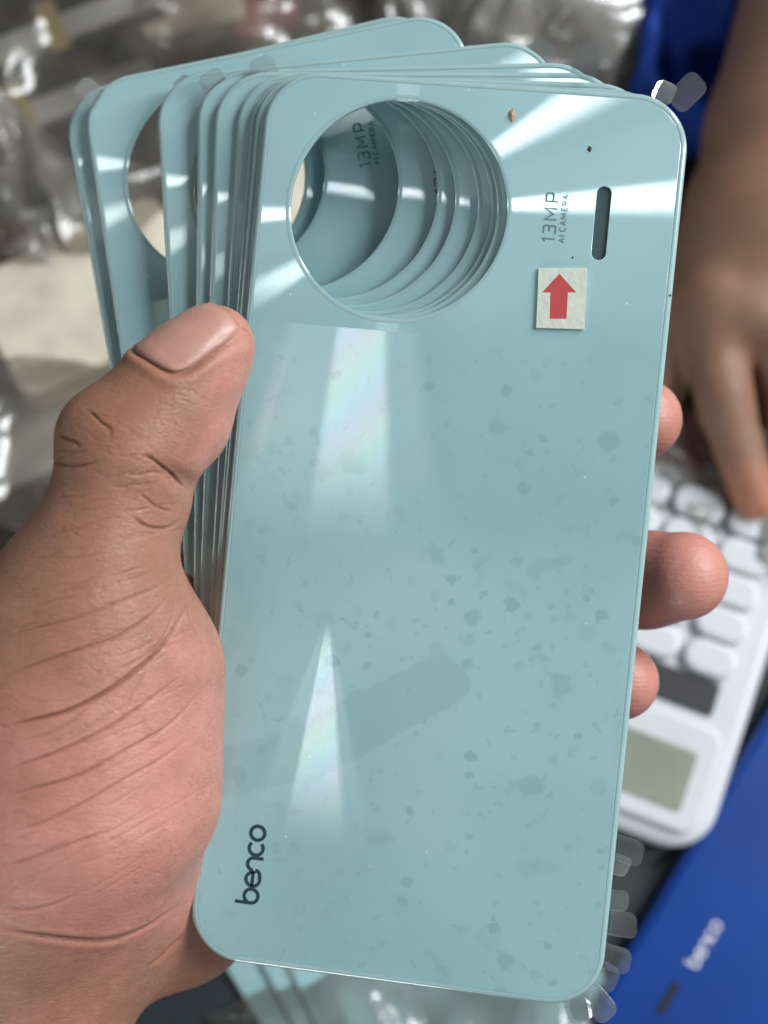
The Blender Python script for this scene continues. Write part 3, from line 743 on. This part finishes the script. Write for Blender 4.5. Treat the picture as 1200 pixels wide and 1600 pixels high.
CZ = 0.014
k0 = atz(1092, 1322, CZ); kx = atz(994, 1284, CZ) - k0
cmx = frame_z(k0, kx)          # x: along the bottom edge to the left, y: away (since x points left, y = towards the viewer), so flip
calc = empty('calculator', cmx)
tag(calc, 'white desk calculator lying upside down to the right of the covers', 'calculator')
CW, CLN = 0.108, 0.100
def cpart(name, me, m, x, y, z, rx=0.0, parent=None):
    return mesh_obj(name, me, m, parent or calc, (x, -y, z))
cpart('case', rbox('case', CW, CLN, 0.0115, 0.010, 0.003), M['calc'], CW / 2, CLN / 2, 0.0064)
TOP = 0.0064 + 0.0115 / 2
db = cpart('display_bezel', rbox('bezel', 0.090, 0.028, 0.003, 0.004, 0.001), M['calc'], 0.003 + 0.045, 0.0165, TOP + 0.0008)
mesh_obj('display', rbox('lcd', 0.078, 0.0165, 0.0012, 0.001, 0.0003), M['lcd'], db, (-0.001, 0.0015, 0.0014))
cpart('solar_panel', rbox('solar', 0.040, 0.0090, 0.0012, 0.0008, 0.0003), M['solar'], 0.0275, 0.0395, TOP + 0.0003)
cpart('brand_plate', rbox('brandplate', 0.030, 0.007, 0.0010, 0.0008, 0.0003), M['calc'], 0.076, 0.0395, TOP + 0.0003)
key_me = rbox('key', 0.0124, 0.0070, 0.0040, 0.0033, 0.0014); key_me.materials.append(M['key'])
for r in range(5):
    for c in range(6):
        o = bpy.data.objects.new('key', key_me); COL.objects.link(o); o.parent = calc; o.location = (0.0128 + c * 0.0165, -(0.0500 + r * 0.0104), TOP + 0.0012)

# blue phone lying at the lower right
t = NT('deep_blue_gloss'); tc = t.n('ShaderNodeTexCoord').outputs['Object']
nz = t.noise(tc, 14.0, 2)
b = t.n('ShaderNodeBsdfPrincipled', ins={'Base Color': t.mixc(nz, C4(0.000, 0.018, 0.14), C4(0.000, 0.060, 0.34)), 'Roughness': 0.3, 'Metallic': 0.0, 'Coat Weight': 0.5, 'Coat Roughness': 0.03, 'Specular IOR Level': 0.5})
M['blue'] = t.out(b.outputs[0])
M['white_ink'] = simple('pale_ink', (0.62, 0.62, 0.72), 0.4)
M['black'] = simple('black_slot', (0.008, 0.01, 0.015), 0.4)
BZ = 0.0095
b0 = atz(926, 1612, BZ); bdir = atz(1206, 1135, BZ) - b0
up_ = Vector((bdir.x, bdir.y, 0)).normalized(); rt_ = Vector((up_.y, -up_.x, 0))
bm_ = frame_z(b0, rt_)
blue = empty('blue_phone', bm_); tag(blue, 'glossy deep blue phone with pale brand lettering at the lower right', 'phone')
mesh_obj('back_shell', rbox('shell', 0.0755, 0.1625, 0.0085, 0.0095, 0.0028, 5), M['blue'], blue, (0.0755 / 2, 0.1625 / 2, 0.0046))
bi = bm_.inverted()
def bl(px, py): return bi @ atz(px, py, BZ)
q0, q1 = bl(1090, 1517), bl(1122, 1440)
bb_me = letter_mesh('blue_brand', brand_strokes(), 0.62, Vector((q0.x, q0.y)), math.pi / 2, 0.00098, 0.0091)
mesh_obj('brand_lettering', bb_me, M['white_ink'], blue)
e0, e1 = bl(1033, 1578), bl(1056, 1540)
mesh_obj('speaker_slot', plate('speaker_slot', [capsule_loop(Vector((e0.x, e0.y)), Vector((e1.x, e1.y)), 0.0010)], 0.0001, 0.00005), M['black'], blue, (0, 0, 0.0090))

# other teal covers on the table under the hand
for k, (px, py, ang, z, lab) in enumerate([(375, 1550, 34, 0.0015, 'teal cover flat on the table under the lower edge of the fan, lowest of three'),
        (430, 1550, 30, 0.0030, 'teal cover lying flat on the table below the fan, middle of three'), (468, 1550, 27, 0.0045, 'teal cover lying flat on the table below the fan, topmost of three')]):
    o = atz(px, py, z)
    mw = Matrix.Translation(o) @ Matrix.Rotation(rad(ang), 4, 'Z') @ Matrix.Translation((PW / 2, -0.012 * k, 0))
    cover(mw, lab, group='teal covers lying on the table')

# ---- things at the back, out of focus
def grid_sheet(name, nx, ny, wd, ln, amp, freq, seed, base=0.01, droop=0.0, fold=0.0):
    vs, fs = [], []
    for j in range(ny + 1):
        for i in range(nx + 1):
            x, y = (i / nx - .5) * wd, (j / ny - .5) * ln
            s = Vector((x * freq + seed, y * freq, seed * 0.37))
            h = noise.noise(s) * amp + noise.noise(s * 2.7) * amp * 0.5 + (0.5 - abs(noise.noise(s * 1.6 + Vector((3, 1, 0))))) * amp * fold
            e = 1 - max(abs(i / nx - .5), abs(j / ny - .5)) * 2
            k = min(1, e / 0.25)
            vs.append((x + noise.noise(s * 1.3 + Vector((9, 0, 0))) * 0.01, y + noise.noise(s * 1.3 + Vector((0, 9, 0))) * 0.01, max(0.0012, base * k + h * (0.35 + 0.65 * k))))
    for j in range(ny):
        for i in range(nx):
            a = j * (nx + 1) + i; fs.append((a, a + 1, a + nx + 2, a + nx + 1))
    return pydata(name, vs, fs, True)
M['bag'] = clear_plastic('clear_bag_plastic', (0.90, 0.89, 0.87), 0.02, 0.18, (0.46, 0.41, 0.35), 0.12, 0.45, 70)
M['bag_milky'] = clear_plastic('milky_bag_plastic', (0.85, 0.84, 0.83), 0.02, 0.16, (0.48, 0.45, 0.42), 0.40, 0.45, 70)
M['screen'] = simple('dark_screen_glass', (0.018, 0.018, 0.020), 0.25, 0.5, 0.3, 30, coat=0.4)
M['strip'] = simple('white_flex_edge', (0.46, 0.44, 0.42), 0.5)
M['tape'] = simple('amber_tape', (0.42, 0.31, 0.10), 0.35, 0.5)
M['cream'] = simple('cream_card', (0.74, 0.66, 0.53), 0.6, 0.4, 0.35, 70, bump=0.6, bscale=90)
M['beige'] = simple('pale_beige_wrap', (0.47, 0.43, 0.38), 0.5, 0.4, 0.2, 30)
M['brown'] = simple('dark_brown_case', (0.05, 0.028, 0.018), 0.5)
M['amber'] = simple('amber_plastic', (0.22, 0.11, 0.03), 0.4)
M['red'] = simple('dull_red_plastic', (0.30, 0.028, 0.035), 0.5)
M['cloth'] = simple('royal_blue_cloth', (0.012, 0.045, 0.26), 0.85, 0.2, 0.25, 60, bump=0.4, bscale=900)

def slab(name, p0, p1, wd, ht, m, z0, label, cat, strip=True, tape=None, group=None, r=0.006):
    """a flat packet; p0-p1 is the pixel run of its near long edge at the table"""
    a, b_ = atz(*p0, z0 + ht), atz(*p1, z0 + ht); d = b_ - a; ln = Vector((d.x, d.y, 0)).length
    mw = frame_z((a + b_) / 2, d, z0)
    root = empty(name, mw); tag(root, label, cat, group)
    mesh_obj('panel', rbox(name, ln, wd, ht, r, min(0.0012, ht * .3)), M[m], root, (0, wd / 2, ht / 2))
    if strip: mesh_obj('edge_strip', rbox('edge_strip', ln * 0.96, 0.0075, 0.003, 0.0014, 0.0008), M['strip'], root, (0, 0.0045, ht + 0.0012))
    if tape is not None: mesh_obj('tape', rbox('tape', 0.006, wd * 0.5, 0.0008, 0.0008, 0.0002), M['tape'], root, (ln * tape, wd * 0.2, ht + 0.0032))
    return root
GS = 'dark screens wrapped in clear bags'
slab('phone_screen', (-120, 270), (250, 130), 0.070, 0.008, 'screen', 0.002, 'dark phone screen with white edge strip, nearest of the bagged row at upper left', 'screen', True, -0.05, GS)
slab('phone_screen', (-100, 145), (270, 5), 0.070, 0.008, 'screen', 0.0125, 'dark phone screen with white edge strip, middle of the bagged row at upper left', 'screen', True, 0.02, GS)
slab('phone_screen', (-80, 25), (300, -120), 0.070, 0.008, 'screen', 0.023, 'dark phone screen farthest back in the bagged row at upper left', 'screen', True, None, GS)
slab('phone_screen', (180, 330), (520, 215), 0.060, 0.007, 'screen', 0.002, 'dark phone screen seen through the round opening of the turned cover', 'screen', False, None, GS)
slab('card_box', (40, 620), (330, 480), 0.040, 0.026, 'cream', 0.001, 'cream card packet behind the left edge of the fan', 'box', False, None, None, 0.004)
slab('card_box', (-120, 800), (190, 690), 0.052, 0.014, 'beige', 0.001, 'pale beige wrapped packet beside the thumb knuckle', 'box', False, None, None, 0.006)
slab('phone_case', (-140, 920), (80, 850), 0.026, 0.010, 'brown', 0.001, 'dark brown phone case at the far left beside the thumb', 'case', False)
slab('phone_case', (-90, 470), (60, 420), 0.020, 0.010, 'amber', 0.001, 'amber brown plastic case at the left edge of the picture', 'case', False)
slab('card_box', (430, 470), (560, 420), 0.05, 0.03, 'cream', 0.001, 'cream packet seen through the camera opening of the front cover', 'box', False, None, None, 0.004)
slab('card_box', (230, 60), (380, 20), 0.03, 0.016, 'cream', 0.001, 'crumpled cream packet at the top edge above the turned cover', 'box', False, None, None, 0.004)
slab('phone_case', (370, 60), (470, 20), 0.03, 0.012, 'red', 0.001, 'dull red case at the top edge above the turned cover', 'case', False)
slab('phone_case', (985, 735), (1125, 715), 0.014, 0.010, 'red', 0.001, 'dull red case between the fingers and the calculator', 'case', False)
def bag(px, py, wd, ln, amp, freq, seed, base, m, rot, label, fold=0.6):
    o = mesh_obj('plastic_bag', grid_sheet('plastic_bag', 70, 70, wd, ln, amp, freq, seed, base, 0, fold), M[m])
    p = atz(px, py, 0); o.location = (p.x, p.y, 0.0015); o.rotation_euler.z = rad(rot)
    tag(o, label, 'plastic bag', 'crumpled clear bags over the goods'); return o
bag(110, 110, 0.20, 0.17, 0.012, 22, 1.3, 0.040, 'bag', 20, 'clear crumpled bag over the dark screens at upper left')
bag(40, 350, 0.07, 0.055, 0.014, 30, 5.1, 0.022, 'bag_milky', -25, 'milky crumpled bag beside the left edge of the fan')
bag(40, 760, 0.10, 0.06, 0.010, 26, 8.7, 0.034, 'bag', 10, 'clear crumpled bag over the cream packets left of the thumb')
bag(770, 50, 0.075, 0.07, 0.018, 28, 2.2, 0.030, 'bag_milky', 30, 'milky crumpled bag behind the top corners of the fan')
bag(900, 50, 0.048, 0.085, 0.014, 18, 11.4, 0.034, 'bag_milky', -20, 'whitish plastic sheet behind the top right corner of the front cover')
bag(1090, 775, 0.085, 0.045, 0.010, 40, 4.4, 0.012, 'bag', -22, 'clear grey bag between the other person\'s finger and the calculator')
bag(650, 1600, 0.10, 0.05, 0.004, 35, 6.1, 0.008, 'bag', 25, 'clear bag added to haze the teal covers on the table below the fan')  # added sheet, laid here to haze and dull the bright covers
bag(540, 20, 0.16, 0.08, 0.014, 30, 7.4, 0.020, 'bag', 0, 'clear crumpled bag beyond the top edge of the turned cover')

# ---- the person across the table: forearm and hand, blue garment
f2 = Field((52, -15, -480), (330, 260, -350), 1.5)
f2.add(A(1420, -260, .415), A(1240, 210, .410), 36, 25, 8)
f2.add(A(1240, 210, .410), A(1205, 350, .405), 23, 23, 8)
f2.add(A(1205, 350, .405), A(1165, 480, .400), 20, 12, 8)
f2.add(A(1240, 380, .405), A(1245, 500, .402), 18, 12, 8)
f2.add(A(1160, 330, .406), A(1115, 455, .400), 15, 10, 8)
f2.add(A(1130, 380, .410), A(1075, 470, .408), 11, 9, 8)
f2.add(A(1118, 462, .397), A(1122, 478, .397), 8.5, 8.5, 5)
f2.add(A(1180, 470, .396), A(1184, 488, .396), 8.5, 8.5, 5)
f2.add(A(1112, 490, .400), A(1135, 640, .400), 9.2, 7.8, 4)
f2.add(A(1126, 598, .398), A(1130, 612, .398), 7.4, 7.4, 3)
f2.add(A(1135, 640, .400), A(1179, 778, .404), 7.8, 6.4, 2)
f2.add(A(1075, 470, .408), A(1032, 600, .412), 9.0, 8, 4)
f2.add(A(1032, 600, .412), A(1015, 690, .414), 8, 6.5, 2)
f2.add(A(1190, 490, .402), A(1225, 610, .410), 9.5, 8, 4)
f2.add(A(1225, 610, .410), A(1215, 690, .414), 8, 6.5, 2)
f2.add(A(1250, 510, .402), A(1290, 640, .404), 9.5, 8, 4)
f2.add(A(1290, 640, .404), A(1300, 740, .408), 8, 6.5, 2)
V, Fq = f2.mesh(); V = V + 0.0
W = to_world(V); o2 = np.array(at(1420, -260, .415)); arm_me = np_mesh('arm', W - o2, Fq)
Q = to_px(V); pk = smooth01((Q[:, 1] - 700) / 60) * 0.9
a = arm_me.attributes.new('pink', 'FLOAT', 'POINT'); a.data.foreach_set('value', pk.astype(np.float32))
a = arm_me.attributes.new('crease', 'FLOAT', 'POINT'); a.data.foreach_set('value', np.zeros(len(V), np.float32))
person = empty('person', Matrix.Translation(Vector(o2)))
tag(person, 'bare forearm and hand of a person in blue, reaching down at the right', 'person')
mesh_obj('arm', arm_me, M['skin_far'], person)
nx = 60; vs, fs = [], []
for j in range(nx + 1):
    for i in range(nx + 1):
        uu, vl = i / nx, j / nx
        s = Vector((uu * 5, vl * 4, 2.0))
        c = at(975 + 420 * uu, 260 - 420 * vl, 0.446)
        h = noise.noise(s) * 0.022 + noise.noise(s * 2.3) * 0.010 + 0.012 + 0.02 * vl
        q = c - FWD * h; vs.append(tuple(q - Vector(o2)))
for j in range(nx):
    for i in range(nx):
        a = j * (nx + 1) + i; fs.append((a, a + 1, a + nx + 2, a + nx + 1))
sh_o = mesh_obj('garment', pydata('garment', vs, fs, True), M['cloth'], person)
sd = sh_o.modifiers.new('thickness', 'SOLIDIFY'); sd.thickness = 0.003
